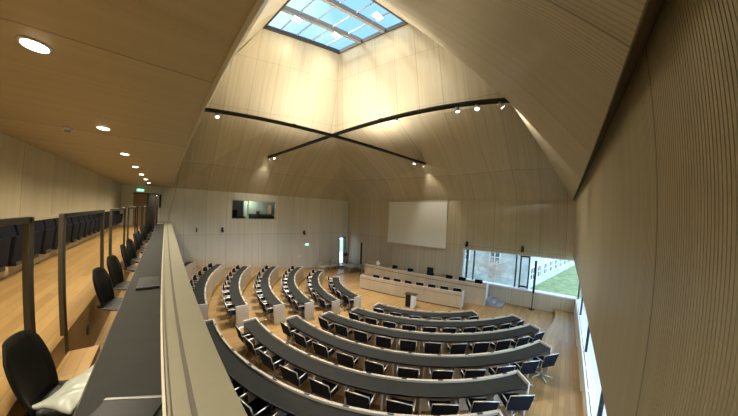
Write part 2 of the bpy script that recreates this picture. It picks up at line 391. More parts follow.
surf('ceiling_right', [[Q['BC'], TT['C'], Q['CG']], [TT['C'], S['CG'], Q['CG']], [TT['C'], RC2, S['CG']], [RC2, RC1, S['CG']], [RC1, S['BC'], S['CG']]], M['tentC'])
pf = [(.235, ZT), (.80, H+3.14), (1.36, H+4.9), (2.4, H+8.7)]
surf('ceiling_left', [[(pf[i][0], -.5, pf[i][1]), (pf[i+1][0], -.5, pf[i+1][1]), (pf[i+1][0], YA, pf[i+1][1]), (pf[i][0], YA, pf[i][1])] for i in range(3)]
     + [[(2.4, -.5, H+8.7), (2.4, 7.2, H+8.7), S['CG']], [(2.4, 7.2, H+8.7), (2.4, 12.9, H+8.7), S['GA'], S['CG']], [(2.4, 12.9, H+8.7), (2.4, 14.5, H+8.7), S['GA']]], M['tentB'])
# skylight
sky = empty('window_4', (6.1, 9.3, H+10.5)); struct(sky)
zs = H+10.5
cs = [V(S[k]) for k in ('GA', 'AB', 'BC', 'CG')]
def bar(a, b_, w_, z0, z1, nm, mat):
    a, b_ = V(a), V(b_); d = (b_-a); n_ = V((-d.y, d.x, 0)).normalized()*w_/2; c = (a+b_)/2; c.z = (z0+z1)/2
    MB().obox(c, d/2, n_, (0, 0, (z1-z0)/2)).build(nm, mat, sky)
for i in range(4): bar(cs[i], cs[(i+1) % 4], .16, zs-.06, zs+.22, 'frame', M['bronze'])
for t in (.36, .70):
    bar(cs[0].lerp(cs[3], t), cs[1].lerp(cs[2], t), .17, zs-.02, zs+.3, 'beam', plain('skylight_beam', (.28, .26, .22), .5))
for t in (.2, .4, .6, .8):
    bar(cs[0].lerp(cs[1], t), cs[3].lerp(cs[2], t), .05, zs+.16, zs+.26, 'glazing_bar', M['grey'])
MB().add([tuple(p+V((0, 0, .28))) for p in cs], [(0, 1, 2, 3)]).build('pane', M['skyglass'], sky)
# external louvre blades above the glass
for k in range(9):
    t = (k+.5)/9
    a, b_ = cs[0].lerp(cs[3], t), cs[1].lerp(cs[2], t); d = b_-a
    n_ = V((-d.y, d.x, 0)).normalized()
    for q in range(6):
        if True: continue
        c = a.lerp(b_, (q+.5)/6)+V((0, 0, 1.3)); MB().obox(c, d/12.6, n_*.20, (0, 0, .012)).build('louvre_blade', M['louver'], sky)

# ================================================================ light tracks and lamps
def track(name, a, b_, arch, label):
    """slim track, very slightly arched upwards; arch(t) = rise"""
    a, b_ = V(a), V(b_); d = (b_-a).normalized(); n_ = V((-d.y, d.x, 0))
    def at(t):
        return a.lerp(b_, t)+V((0, 0, arch(t)))
    e = empty(name, (a+b_)/2); tag(e, label, 'light track', 'crossing light tracks under the shaft')
    for nm, hw, z0, z1, mt in (('track_body', .075, -.05, .05, M['dark']), ('conductor_slot', .02, -.066, -.05, M['shell'])):
        N = 40; vs_ = []; fs = []
        for i in range(N+1):
            p = at(i/N); vs_ += [p-n_*hw+V((0, 0, z0)), p+n_*hw+V((0, 0, z0)), p+n_*hw+V((0, 0, z1)), p-n_*hw+V((0, 0, z1))]
        for i in range(N):
            q = 4*i
            for k in range(4): fs.append((q+k, q+4+k, q+4+(k+1) % 4, q+(k+1) % 4))
        fs += [(0, 1, 2, 3), (4*N+3, 4*N+2, 4*N+1, 4*N)]
        MB().add(vs_, fs).build(nm, mt, e)
    return at
ZB = H+3.10; UPW = 500
tr1 = track('light_track', (.85, 8.74, ZB), (12.55, 7.46, ZB), lambda t: 1.14*(t+.12)*max(0, 1-t)**2.2, 'long black light track spanning from the gallery side to the front wall')
tr2 = track('light_track', (5.42, 14.45, ZB+.11), (6.64, 1.05, ZB+.11), lambda t: 2.0*t**3*(1-t), 'long black light track spanning from the far wall side to the ribbed side')
def spotlight(t, tr, z, aim, power, lab, ang=70, lit=True, hot=False):
    p = tr(t); p.z -= .05
    aim = V(aim); d = (aim-p).normalized()
    e = empty('spotlight', p); tag(e, lab, 'spotlight', 'spotlights on the ceiling tracks')
    MB().tube([p, p+V((0, 0, -.05))], .015, 6).build('bracket', M['dark'], e)
    h = p+V((0, 0, -.085))
    MB().tube([h-d*.08, h+d*.08], [.055, .07], 14).build('housing', M['chrome'], e)
    if lit:
        MB().tube([h+d*.081, h+d*.086], .060, 14).build('lens', M['lampw'], e)
        spot('spot_beam', h+d*.13, aim, power, WARM2, ang, .7, .07)
SP = [(.035, tr1, (2.5, 6.5, .8), 300, 'glaring spotlight at the gallery end of the track', 90),
      (.90, tr1, (10.5, 7.5, 0), 240, 'inner spotlight of the pair at the front wall end', 80),
      (.97, tr1, (14, 7.4, 4.5), 110, 'outer spotlight of the pair at the front wall end', 70),
      (.03, tr2, (5.3, 16.1, 4.5), 80, 'outer spotlight of the pair at the far wall end', 70),
      (.075, tr2, (6, 12, 0), 240, 'inner spotlight of the pair at the far wall end', 90),
      (.71, tr2, (4, 4, .8), 260, 'lone spotlight between the crossing and the ribbed side', 90),
      (.875, tr2, (7.5, 1.5, .3), 220, 'spotlight nearest the crossing, of the three by the ribbed side', 90),
      (.92, tr2, (3.5, 1.0, .8), 220, 'brightest middle spotlight of the three by the ribbed side', 80),
      (.97, tr2, (8.5, -.3, 5.8), 130, 'spotlight at the very end of the track on the ribbed side', 80)]
for t, tr, aim, pw, lab, an in SP: spotlight(t, tr, ZB-.01 if tr is tr1 else ZB+.10, aim, pw, lab, an)
for i, (t, tr) in enumerate(((.28, tr1), (.62, tr1), (.34, tr2), (.66, tr2))):  # upward fill lights added to brighten the tent ceiling
    p = tr(t); e = empty('fill_uplight', p); tag(e, f"slim added fill light on top of the {'gallery' if i == 0 else 'front wall' if i == 1 else 'far wall' if i == 2 else 'ribbed wall'} arm of the crossing tracks", 'uplight', 'fill lights added to the tracks')
    MB().box(tuple(p+V((-.07, -.07, .05))), tuple(p+V((.07, .07, .075)))).build('housing', M['dark'], e)
    MB().box(tuple(p+V((-.05, -.05, .075))), tuple(p+V((.05, .05, .079)))).build('lens', M['lampw'], e)
    spot('fill_beam', p+V((0, 0, .10)), p+V((0, 0, 5)), UPW, WARM2, 172, .9, .12)
# glowing lamps added under the skylight where its glass shows reflections
for i, (x, y, aim, lab) in enumerate(((4.59, 10.54, (4.3, 12.4, H+8.9), 'glowing lamp added for a reflection in the skylight, nearest the gallery'),
                                 (6.93, 10.03, (6.9, 11.7, H+8.8), 'glowing lamp added for a reflection in the skylight near the shaft corner'),
                                 (7.54, 7.23, (9.2, 8.2, H+7.6), 'glowing lamp added for a reflection in the skylight towards the ribbed side'))):
    p = V((x, y, zs-.02)); e = empty('reflection_lamp', p); tag(e, lab, 'reflection_lamp', 'lamps added for reflections in the skylight')
    MB().box(tuple(p+V((-.27, -.2, -.10))), tuple(p+V((.27, .2, -.04)))).build('housing', M['chrome'], e)
    MB().box(tuple(p+V((-.24, -.17, -.108))), tuple(p+V((.24, .17, -.10)))).build('lens', M['glow'], e)
    MB().tube([p+V((0, 0, -.04)), p+V((0, 0, .3))], .02, 6).build('bracket', M['dark'], e)
    spot('flood_beam', p+V((0, 0, -.25)), aim, 75, (1, .88, .60), 110, 1, .2)
# gallery downlights
for i in range(-1, 7):
    p = V((-.78, 2.12+1.88*i, 5.78)); e = empty('downlight', p)
    tag(e, f'round recessed downlight in the gallery ceiling, {ORD[i]} in view from the camera' if i >= 0 else 'round recessed downlight directly above the camera at the gallery end', 'downlight', 'downlights in the gallery ceiling')
    MB().disc(p+V((0, 0, -.004)), .078, .008, 28).build('trim_ring', M['white'], e)
    MB().disc(p+V((0, 0, -.012)), .060, .008, 28).build('diffuser', M['lamp'], e)
    spot('downlight_beam', p+V((0, 0, -.06)), p+V((0, 0, -3)), 115, WARM, 150, .9, .09)
e = empty('smoke_detector', (-1.2, 4.35, 5.78)); tag(e, 'small round smoke detector on the gallery ceiling', 'smoke detector')
MB().disc((-1.2, 4.35, 5.765), .05, .03, 18).build('base', M['white'], e); MB().disc((-1.2, 4.35, 5.74), .03, .02, 14).build('sensor', M['grey'], e)
# uplight/wall wash along the back wall of the gallery
for i in range(6):
    p = V((-1.75, 4.0+2.2*i, 5.775)); 

# ================================================================ gallery furniture
e = empty('gallery_desk', (-.22, 7.8, 3.05)); tag(e, 'long dark desk running the length of the gallery behind the parapet', 'desk')
MB().box((-.41, -.48, 3.765), (-.052, 15.75, 3.80)).build('desktop', M['top'], e, .003)
MB().box((-.415, -.48, 3.765), (-.41, 15.75, 3.80)).build('edge_strip', M['bronze'], e)
for y in (1.2, 3.3, 5.5, 7.7, 9.8, 11.9, 14.0, 15.4): MB().box((-.36, y, 3.05), (-.052, y+.04, 3.765)).build('support_panel', M['desk_wood'], e)
e = empty('parapet', (.1, 7.6, 3.05)); tag(e, 'cream solid parapet with a wide slotted top at the gallery edge', 'parapet')
MB().box((-.045, -.48, 2.75), (.20, YA-.002, 3.80)).build('wall_body', M['para'], e)
b = MB(); b.box((-.05, -.48, 3.80), (.060, 15.7, 3.855)); b.box((.085, -.48, 3.80), (.275, 15.7, 3.855)); b.box((-.05, -.48, 3.80), (.275, 15.7, 3.84))
b.build('cap', M['para'], e)
MB().box((.058, -.48, 3.838), (.087, 15.7, 3.848)).build('slot', M['slot'], e)  # dark strip paints the shadow band inside the slot
MB().box((-.052, -.48, 3.80), (-.038, 15.7, 3.868)).build('upstand', M['rim'], e)
MB().box((-.022, -.48, 3.85), (-.016, 15.7, 3.862)).build('upstand', M['slot'], e)
# guard frames on the platform edge
for i, (y0, y1) in enumerate([(.85, 2.40)]+[(3.0+2.15*k, 4.55+2.15*k) for k in range(6)]):
    if y1 > 15.9: y1 = 15.5
    e = empty('guard_frame', (-.80, (y0+y1)/2, 3.63)); tag(e, f'open bronze metal guard frame at the platform edge, {ORD[i]} from the camera', 'railing', 'guard frames along the gallery platform')
    for y in (y0, y1): MB().box((-.825, y-.035, 3.35), (-.795, y+.035, 4.72)).build('post', M['bronze'], e)
    MB().box((-.825, y0, 4.685), (-.795, y1, 4.725)).build('top_rail', M['bronze'], e)
# step blocks in the gaps
o = MB().box((-.80, 2.40, 3.05), (-.58, 3.02, 3.45)).build('step_block', M['gfloor'], None, .004)
tag(o, 'low parquet step block against the gallery riser behind the nearest chair', 'step')
# shell chairs behind the gallery desk
def shell_chair(loc, rz, label):
    e = empty('shell_chair', (0, 0, 0)); tag(e, label, 'chair', 'shell chairs at the gallery desk')
    # local: faces +x, seat centre at origin xy
    b = MB(); nu, nv = 9, 7; prof = []
    for i in range(nu):
        t = i/(nu-1); prof.append((-.21-.10*t**1.2, .46+.48*t))
    vs_ = []; fs = []
    for side in (0, 1):
        for i, (x, z) in enumerate(prof):
            t = i/(nu-1); hw = .165+.045*math.sin(PI*min(1, t*.95))-.03*(max(0, t-.8)*5)**2
            for j in range(nv):
                s_ = -1+2*j/(nv-1); zz = z-.03*t*abs(s_)**5
                vs_.append((x+.035*s_*s_-(.014 if side else 0), s_*hw, zz))
    for i in range(nu-1):
        for j in range(nv-1):
            a = i*nv+j; q = nu*nv
            fs += [(a, a+1, a+nv+1, a+nv), (q+a, q+a+nv, q+a+nv+1, q+a+1)]
    per = [j for j in range(nv)]+[i*nv+nv-1 for i in range(1, nu)]+[(nu-1)*nv+j for j in range(nv-2, -1, -1)]+[i*nv for i in range(nu-2, 0, -1)]
    for k in range(len(per)): a, c = per[k], per[(k+1) % len(per)]; fs.append((a, nu*nv+a, nu*nv+c, c))
    b.add(vs_, fs, True); b.build('backrest', M['shell'], e)
    b = MB(); vs_ = []; fs = []; nx = 8
    for side in (0, 1):
        for i in range(nx):
            t = i/(nx-1); x = -.235+.44*t; z = .47 - .045*math.sin(PI*min(1, t*.9)) - .05*max(0, t-.8)*5*max(0, t-.8)
            if i == 0: z = .485
            for j in range(nv):
                s_ = -1+2*j/(nv-1); vs_.append((x, s_*(.19+.02*math.sin(PI*t)), z+.02*s_*s_-(.014 if side else 0)))
    for i in range(nx-1):
        for j in range(nv-1):
            a = i*nv+j; q = nx*nv; fs += [(a, a+nv, a+nv+1, a+1), (q+a, q+a+1, q+a+nv+1, q+a+nv)]
    per = [j for j in range(nv)]+[i*nv+nv-1 for i in range(1, nx)]+[(nx-1)*nv+j for j in range(nv-2, -1, -1)]+[i*nv for i in range(nx-2, 0, -1)]
    for k in range(len(per)): a, c = per[k], per[(k+1) % len(per)]; fs.append((a, nx*nv+a, nx*nv+c, c))
    b.add(vs_, fs, True); b.build('seat', M['shell'], e)
    MB().box((-.12, -.09, .395), (.10, .09, .425)).build('seat_bracket', M['dark'], e, .006)
    MB().tube([(0, 0, .03), (0, 0, .40)], .028, 10).build('pedestal', M['dark'], e)
    MB().tube([(0, 0, 0), (0, 0, .012), (0, 0, .03)], [.21, .21, .05], 22).build('base_plate', M['dark'], e)
    e.location = loc; e.rotation_euler = (0, 0, rz); return e
c0 = shell_chair((-.52, 2.20, 3.05), R(-3), 'large black shell chair in the foreground, nearest the camera, with a bag on it')
ys = [4.0, 4.85, 6.1, 6.95, 8.25, 9.05, 10.4, 11.2, 12.55, 13.35, 14.7]
for i, y in enumerate(ys):
    dup(c0, (-.48, y, 3.05), R(-8+random.uniform(-6, 6)), f'black shell chair tucked at the gallery desk, {ORD[i+1]} chair from the camera')
# folded plastic bag on the first chair
b = MB(); nx, ny = 16, 12; vs_ = []; fs = []
rnd = random.Random(3)
for i in range(nx):
    for j in range(ny):
        u_, v_ = i/(nx-1)-.5, j/(ny-1)-.5
        a = R(-38); x = u_*.46; y = v_*.27*(1+.15*math.sin(7*u_))
        z = .035*math.cos(PI*u_)*math.cos(PI*v_)+rnd.uniform(-.008, .010)+.012*math.sin(11*u_+5*v_)
        vs_.append((-.50+x*math.cos(a+PI/2)-y*math.sin(a+PI/2), 2.20+x*math.sin(a+PI/2)+y*math.cos(a+PI/2), 3.575+z))
for i in range(nx-1):
    for j in range(ny-1): a = i*ny+j; fs.append((a, a+ny, a+ny+1, a+1))
b.add(vs_, fs, True); o = b.build('plastic_bag', M['bag']); m = o.modifiers.new('t', 'SOLIDIFY'); m.thickness = .03
m = o.modifiers.new('s', 'SUBSURF'); m.levels = m.render_levels = 1
tag(o, 'crumpled pale translucent plastic bag lying on the nearest shell chair', 'bag')
# things on the gallery desk
e = empty('folder', (-.24, 1.5, 3.80)); tag(e, 'black document folder with a clear sleeve edge at the near end of the gallery desk', 'folder')
fd = V((.28, -.15, 0)).normalized(); fn = V((-fd.y, fd.x, 0))
MB().obox(V((-.23, 1.38, 3.809)), fd*.15, fn*.14, (0, 0, .007)).build('cover', M['shell'], e, .003)
MB().obox(V((-.23, 1.38, 3.811))+fn*.135, fd*.155, fn*.009, (0, 0, .009)).build('sleeve', plain('clear_sleeve', (.14, .145, .13), .3), e, .003)
e = empty('document_case', (-.20, 3.75, 3.80)); tag(e, 'small flat black case lying on the gallery desk further along', 'case')
MB().box((-.32, 3.50, 3.802), (-.07, 4.02, 3.825)).build('body', M['shell'], e, .006)
MB().box((-.32, 3.50, 3.825), (-.07, 3.55, 3.832)).build('hinge', M['dark'], e, .002)
o = MB().box((-.40, 14.9, 3.801), (-.12, 15.3, 3.806)).build('paper_sheet', M['white']); tag(o, 'white sheet of paper at the far end of the gallery desk', 'paper')
# folded seats along the gallery wall
e0 = empty('folding_seat', (0, 0, 0)); tag(e0, 'x', 'seat', 'folding seats along the gallery wall')
b = MB(); b.obox((.10, 0, .78-.22), (.022, 0, -.006), (0, .215, 0), (-.05, 0, .25)); b.build('backrest', M['black'], e0, .015)
b = MB(); b.obox((.20, 0, .46), (.028, 0, .004), (0, .20, 0), (.02, 0, .20)); b.build('seat', M['black'], e0, .015)
MB().box((.0, -.03, .28), (.12, .03, .36)).build('wall_bracket', M['dark'], e0)
MB().obox((.17, 0, .245), (.05, 0, 0), (0, .12, 0), (0, 0, .03)).build('hinge_box', M['dark'], e0, .008)
sy = [4.9+.497*i for i in range(21)]
sy = [y-2.5 for y in (4.9, 5.397, 5.894, 6.391, 6.888)]+sy
sy = sorted(set(round(y, 2) for y in sy if y > 3.3))
for i, y in enumerate(sy):
    lab = f'black folded-up seat fixed to the gallery wall, {"nearest the camera" if i == 0 else ORD[i]+" in the row from the camera" if i < 22 else "near the far door"}'
    loc = (XG+.03, y, 3.63)
    if i == 0: e0.location = loc; e0['label'] = lab
    else:
        if i >= 22: lab = f'black folded-up seat by the far gallery door, {ORD[len(sy)-1-i]} from the row end'
        dup(e0, loc, 0, lab)
o = MB().box((XG, 3.2, 3.63), (XG+.035, 15.5, 4.50)).build('baseboard_left', M['fascia']); struct(o)
# gallery end: doors, exit sign
d = empty('door_1', (-1.28, YA, 3.05)); struct(d, 'brown wooden door at the far end of the gallery')
MB().box((-1.60, YA+.02, 3.63), (-.96, YA+.08, 5.34)).build('leaf', M['door'], d)
MB().box((-1.02, YA-.03, 4.35), (-1.0, YA+.02, 4.6)).build('handle', M['chrome'], d)
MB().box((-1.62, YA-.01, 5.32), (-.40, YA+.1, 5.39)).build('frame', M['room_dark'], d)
d = empty('door_2', (-.68, YA, 3.05)); struct(d, 'half open dark door beside the wooden door')
MB().box((-.96, YA-.02, 3.05), (-.90, YA+.12, 5.34)).build('frame', M['bronze'], d)
MB().obox((-.55, YA+.45, 4.2), (.02, 0, 0), (0, .40, 0), (0, 0, 1.14)).build('leaf', M['door'], d)
b = MB(); b.box((-2.6, YA+1.9, 2.7), (.6, YA+2.0, 5.8)); b.box((-2.7, YA+.36, 2.7), (-2.6, YA+2, 5.8)); b.box((.6, YA+.36, 2.7), (.7, YA+2, 5.8)); b.box((-2.6, YA+.36, 2.7), (.6, YA+2, 3.05)); b.box((-2.6, YA+.36, 5.7), (.6, YA+2, 5.8))
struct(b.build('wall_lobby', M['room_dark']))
o = MB().box((-.37, YA-.08, 4.62), (-.27, YA, 5.36)).build('wall_speaker', M['dark'], None, .01); tag(o, 'narrow tall black speaker on the far wall beside the gallery door', 'speaker')
def exit_sign(c, wd, hh, label):
    e = empty('exit_sign', c); tag(e, label, 'exit sign'); c = V(c)
    MB().box(tuple(c+V((-wd/2, -.04, -hh/2))), tuple(c+V((wd/2, 0, hh/2)))).build('housing', M['white'], e)
    MB().box(tuple(c+V((-wd/2+.01, -.045, -hh/2+.01))), tuple(c+V((wd/2-.01, -.04, hh/2-.01)))).build('face', M['exit'], e)
    p = MB()      # running figure, door and arrow
    k = hh; X = c.x; Z = c.z; yy = c.y-.048
    def seg(x0, z0, x1, z1, t=.05): p.obox((X+(x0+x1)/2*k, yy, Z+(z0+z1)/2*k), ((x1-x0)/2*k, 0, (z1-z0)/2*k), V((-(z1-z0), 0, (x1-x0))).normalized()*t*k, (0, .002, 0))
    seg(-.62, -.3, -.62, .3, .10); seg(-.45, -.3, -.32, -.02); seg(-.32, -.02, -.22, .18, .07); seg(-.30, -.02, -.12, -.28); seg(-.22, .16, -.04, .06, .04); p.obox((X-.17*k, yy, Z+.30*k), (.06*k, 0, 0), (0, .002, 0), (0, 0, .06*k))
    seg(.15, 0, .6, 0, .06); seg(.42, .2, .62, 0); seg(.42, -.2, .62, 0)
    p.build('pictogram', M['exitw'], e)
exit_sign((-1.30, YA, 5.53), .36, .15, 'glowing green exit sign above the gallery door')
exit_sign((9.72, YA, 2.16), .36, .15, 'glowing green exit sign low on the far wall near the desks')
# thin cable at the far end of the parapet
o = MB().tube([(.10, 15.4, 3.85), (.16, 15.4, 4.3), (.30, 15.4, 4.9), (.42, 15.4, 5.6), (.60, 15.4, 7.3)], .010, 5).build('hanging_cable', M['soffit']); tag(o, 'thin cable rising from the far end of the gallery parapet', 'cable')

# ================================================================ control booth
win = empty('window_5', (5.4, YA, 4.05)); struct(win)
for lo, hi in (((3.80, YA-.01, 4.05), (7.05, YA+.3, 4.09)), ((3.80, YA-.01, 5.28), (7.05, YA+.3, 5.32)), ((3.80, YA-.01, 4.05), (3.84, YA+.3, 5.32)), ((7.01, YA-.01, 4.05), (7.05, YA+.3, 5.32))):
    MB().box(lo, hi).build('frame', M['fascia'], win)
MB().box((3.8, YA+.2, 4.05), (7.05, YA+.21, 5.32)).build('pane', M['glass'], win)
MB().box((4.95, YA+.17, 4.05), (4.99, YA+.25, 5.32)).build('mullion', M['chrome'], win)
b = MB(); b.box((2.6, YA+2.6, 3.0), (8.2, YA+2.7, 5.9)); b.box((2.6, YA+.36, 3.0), (2.7, YA+2.7, 5.9)); b.box((8.1, YA+.36, 3.0), (8.2, YA+2.7, 5.9)); b.box((2.6, YA+.36, 2.9), (8.2, YA+2.7, 3.0)); b.box((2.6, YA+.36, 5.8), (8.2, YA+2.7, 5.9))
struct(b.build('wall_booth', plain('booth_wall', (.42, .46, .42), .8, noise=.2, nscale=1.5)))
o = empty('control_console', (5.9, YA+.9, 3.0)); tag(o, 'dark control console with a small monitor inside the booth window', 'console')
MB().box((5.35, YA+.5, 3.0), (7.9, YA+1.2, 4.24)).build('cabinet', M['dark'], o, .02)
MB().obox((6.2, YA+.85, 4.30), (.9, 0, 0), (0, .3, .06), (0, -.01, .04)).build('mixing_desk', M['black'], o, .01)
MB().obox((5.95, YA+.9, 4.48), (.13, 0, 0), (0, .015, 0), (0, 0, .12)).build('monitor', M['dark'], o)
o = empty('equipment_rack', (4.1, YA+.8, 3.0)); tag(o, 'black equipment rack at the left inside the booth window', 'rack')
MB().box((3.82, YA+.5, 3.0), (4.32, YA+1.1, 4.66)).build('cabinet', M['shell'], o, .01); MB().box((3.84, YA+.49, 4.2), (4.3, YA+.5, 4.62)).build('front_panel', M['black'], o)
o = MB().box((4.36, YA+.5, 3.0), (4.9, YA+1.0, 4.22)).build('counter', M['dark'], None, .01); tag(o, 'low dark counter beside the rack inside the booth', 'counter')
o = MB().box((3.3, YA+1.35, 3.0), (5.0, YA+1.42, 5.8)).build('booth_added_panel', plain('booth_panel_dark', (.13, .14, .13), .6)); struct(o)  # dark panel added to darken the left half of the booth
o = MB().box((7.3, YA+1.6, 3.0), (7.36, YA+2.5, 5.1)).build('door_3', M['door']); struct(o)
l = bpy.data.lights.new('booth_lamp', 'POINT'); l.energy = 40; l.color = (.95, .95, .75); l.shadow_soft_size = .1
o = bpy.data.objects.new('booth_lamp', l); COL.objects.link(o); o.location = (5.6, YA+1.9, 5.5)
l = bpy.data.lights.new('lobby_fill', 'POINT'); l.energy = 14; l.color = (1, .95, .8); l.shadow_soft_size = .1  # point light added to lighten the lobby, without a fixture
o = bpy.data.objects.new('lobby_fill', l); COL.objects.link(o); o.location = (-.3, YA+1.2, 5.4)
# camera heads on walls
def ptz(p, nrm, label):
    p = V(p); n_ = V(nrm); e = empty('wall_camera', p); tag(e, label, 'camera', 'black remote cameras on the walls')
    side = n_.cross(V((0, 0, 1)))
    MB().obox(p+n_*.04, n_*.04, side*.04, (0, 0, .05)).build('wall_plate', M['dark'], e)
    MB().obox(p+n_*.14, n_*.10, side*.025, (0, 0, .02)).build('arm', M['dark'], e)
    MB().obox(p+n_*.20+V((0, 0, -.09)), n_*.09+V((0, 0, -.03)), side*.075, (0, 0, .075)).build('camera_head', M['shell'], e, .02)
    MB().obox(p+n_*.20+V((0, 0, .07)), n_*.05, side*.06, (0, 0, .06)).build('yoke', M['dark'], e, .015)
ptz((XB, 5.14, 3.20), (-1, 0, 0), 'black remote camera on the front wall above the left end of the window')
ptz((XB, 1.89, 3.22), (-1, 0, 0), 'black remote camera on the front wall above the middle of the window')
ptz((3.2, YA, 3.40), (0, -1, 0), 'black remote camera on the far wall below the booth window')
ptz((9.37, YA, 3.15), (0, -1, 0), 'black remote camera on the far wall above the green exit sign')
o = MB().box((1.63, YA-.05, 3.22), (1.72, YA, 3.48)).build('wall_sensor', M['bronze'], None, .01); tag(o, 'small slim grey sensor on the far wall next to the parapet', 'sensor')
o = MB().box((8.95, YA-.02, 1.2), (9.15, YA, 1.3)).build('wall_socket', M['white'], None, .004); tag(o, 'small white socket low on the far wall', 'socket')
# small sprinkler dots on the tent
# projection screen
e = empty('projection_screen', (XB-.05, 9.05, 4.1)); tag(e, 'large white projection screen hanging on the front wall', 'screen')
MB().box((XB-.06, 6.63, 2.72), (XB-.05, 11.52, 5.72)).build('fabric', M['screen'], e)
MB().box((XB-.07, 6.60, 2.68), (XB-.04, 11.55, 2.73)).build('bottom_bar', M['rim'], e)
MB().box((XB-.09, 6.55, 5.70), (XB-.002, 11.60, 5.79)).build('casing', M['wallB'], e)

# ================================================================ front desks (podium)
def slab_between(b, p0, p1, dep, z0, z1, side=1):
    p0, p1 = V((*p0, 0)), V((*p1, 0)); d = (p1-p0).normalized(); n_ = V((-d.y, d.x, 0))*side
    q = [p0, p1, p1+n_*dep, p0+n_*dep]
    b.add([(p.x, p.y, z0) for p in q]+[(p.x, p.y, z1) for p in q], [(0, 3, 2, 1), (4, 5, 6, 7), (0, 1, 5, 4), (1, 2, 6, 5), (2, 3, 7, 6), (3, 0, 4, 7)])
    return b
P0, P1 = (10.30, 10.55), (11.52, 4.32)
e = empty('front_table', (10.95, 7.5, 0)); tag(e, 'long maple front table with closed front facing the curved rows', 'table')
slab_between(MB(), P0, P1, .04, .06, .90).build('front_panel', M['desk_wood'], e)
slab_between(MB(), (P0[0]+.03, P0[1]), (P1[0]+.03, P1[1]), .05, 0, .07).build('plinth', M['soffit'], e)  # dark strip stands for the shadow line along the table base
slab_between(MB(), P0, P1, .55, .70, .735).build('desktop', M['top'], e)
dn = (V((*P1, 0))-V((*P0, 0))).normalized(); nn = V((-dn.y, dn.x, 0))
def endp(p, w_, z1, nm, mat, e, dirn=dn, n2=nn):
    p = V((*p, 0)); MB().obox(p+n2*w_/2+V((0, 0, z1/2)), dirn*.025, n2*w_/2, (0, 0, z1/2)).build(nm, mat, e)
endp(P0, .55, .90, 'end_panel', M['end'], e); endp(P1, .55, .90, 'end_panel', M['end'], e)
slab_between(MB(), P0, P1, .06, .90, .915).build('top_trim', M['rim'], e)
Q0, Q1 = (12.15, 12.0), (12.78, 3.46)
e = empty('rear_table', (12.5, 7.7, 0)); tag(e, 'taller maple presiding table behind the front table', 'table')
slab_between(MB(), Q0, Q1, .05, 0, 1.16).build('front_panel', M['desk_wood'], e)
slab_between(MB(), Q0, Q1, .60, .96, 1.0).build('desktop', M['top'], e)
d2 = (V((*Q1, 0))-V((*Q0, 0))).normalized(); n2 = V((-d2.y, d2.x, 0))
endp(Q0, .6, 1.16, 'end_panel', M['end'], e, d2, n2); endp(Q1, .6, 1.16, 'end_panel', M['end'], e, d2, n2)
slab_between(MB(), Q0, Q1, .07, 1.16, 1.175).build('top_trim', M['rim'], e)
# raised platform with three steps
b = MB(); b.box((13.0, 3.62, 0), (13.98, 12.3, .30)); o = b.build('platform', M['grey']); struct(o)
e = empty('platform_steps', (13.45, 3.2, 0)); tag(e, 'three grey steps at the right end of the presiding table', 'steps')
for i, (ya, z) in enumerate(((3.28, .30), (2.92, .20), (2.56, .10))): MB().box((12.95, ya, 0), (13.98, ya+.355, z)).build('step', M['grey'], e, .004)
# chairs at both tables: backs show above the table fronts
def meeting_chair_parts(e, sc_=1):
    MB().obox((-.21, 0, .645), (.02, 0, 0), (0, .235, 0), (-.04, 0, .175)).build('backrest', M['black'], e, .012)
    MB().box((-.20, -.225, .43), (.24, .225, .47)).build('seat', M['black'], e, .015)
    for s_ in (-1, 1):
        MB().tube([(-.17, s_*.235, .44), (-.21, s_*.255, .655), (.02, s_*.265, .655), (.16, s_*.255, .64), (.14, s_*.235, .45)], .016, 6).build('armrest', M['chrome'], e)
    MB().tube([(-.225, -.25, .66), (-.25, -.24, .82), (-.262, 0, .835), (-.25, .24, .82), (-.225, .25, .66)], .013, 5).build('back_rail', M['chrome'], e)
    MB().tube([(0, 0, .06), (0, 0, .43)], .026, 8).build('pedestal', M['chrome'], e)
    b = MB()
    for k in range(5):
        t = 2*PI*k/5+.3; c, s_ = math.cos(t), math.sin(t)
        b.tube([(0, 0, .085), (.29*c, .29*s_, .045)], [.022, .014], 6); b.tube([(.28*c, .28*s_, .0), (.28*c, .28*s_, .045)], .016, 6)
    b.build('star_base', M['chrome'], e)
mc = empty('conference_chair', (0, 0, 0)); tag(mc, 'x', 'chair', 'chairs at the curved desks'); meeting_chair_parts(mc)
used = [False]
def chair(loc, rz, lab, group):
    assert len(lab.split()) <= 16, lab
    if not used[0]:
        used[0] = True; mc.location = loc; mc.rotation_euler = (0, 0, rz); mc['label'] = lab; mc['group'] = group; return mc
    return dup(mc, loc, rz, lab, group)
for i in range(8):
    t = .10+.83*i/7; p = V((*P0, 0)).lerp(V((*P1, 0)), t)+nn*.66
    chair(tuple(p), math.atan2(nn.y, nn.x)+PI, f'black chair behind the maple front table, {ORD[i]} from its far-wall end', 'chairs behind the front table')
for i, (t, hi) in enumerate(((.20, 0), (.36, 0), (.55, 1), (.70, 0), (.80, 0), (.92, 0))):
    p = V((*Q0, 0)).lerp(V((*Q1, 0)), t)+n2*.85+V((0, 0, .30)); p.x = max(p.x, 13.33)
    chair(tuple(p), PI, f'black chair behind the tall presiding table, {ORD[i]} from its far-wall end', 'chairs behind the presiding table')
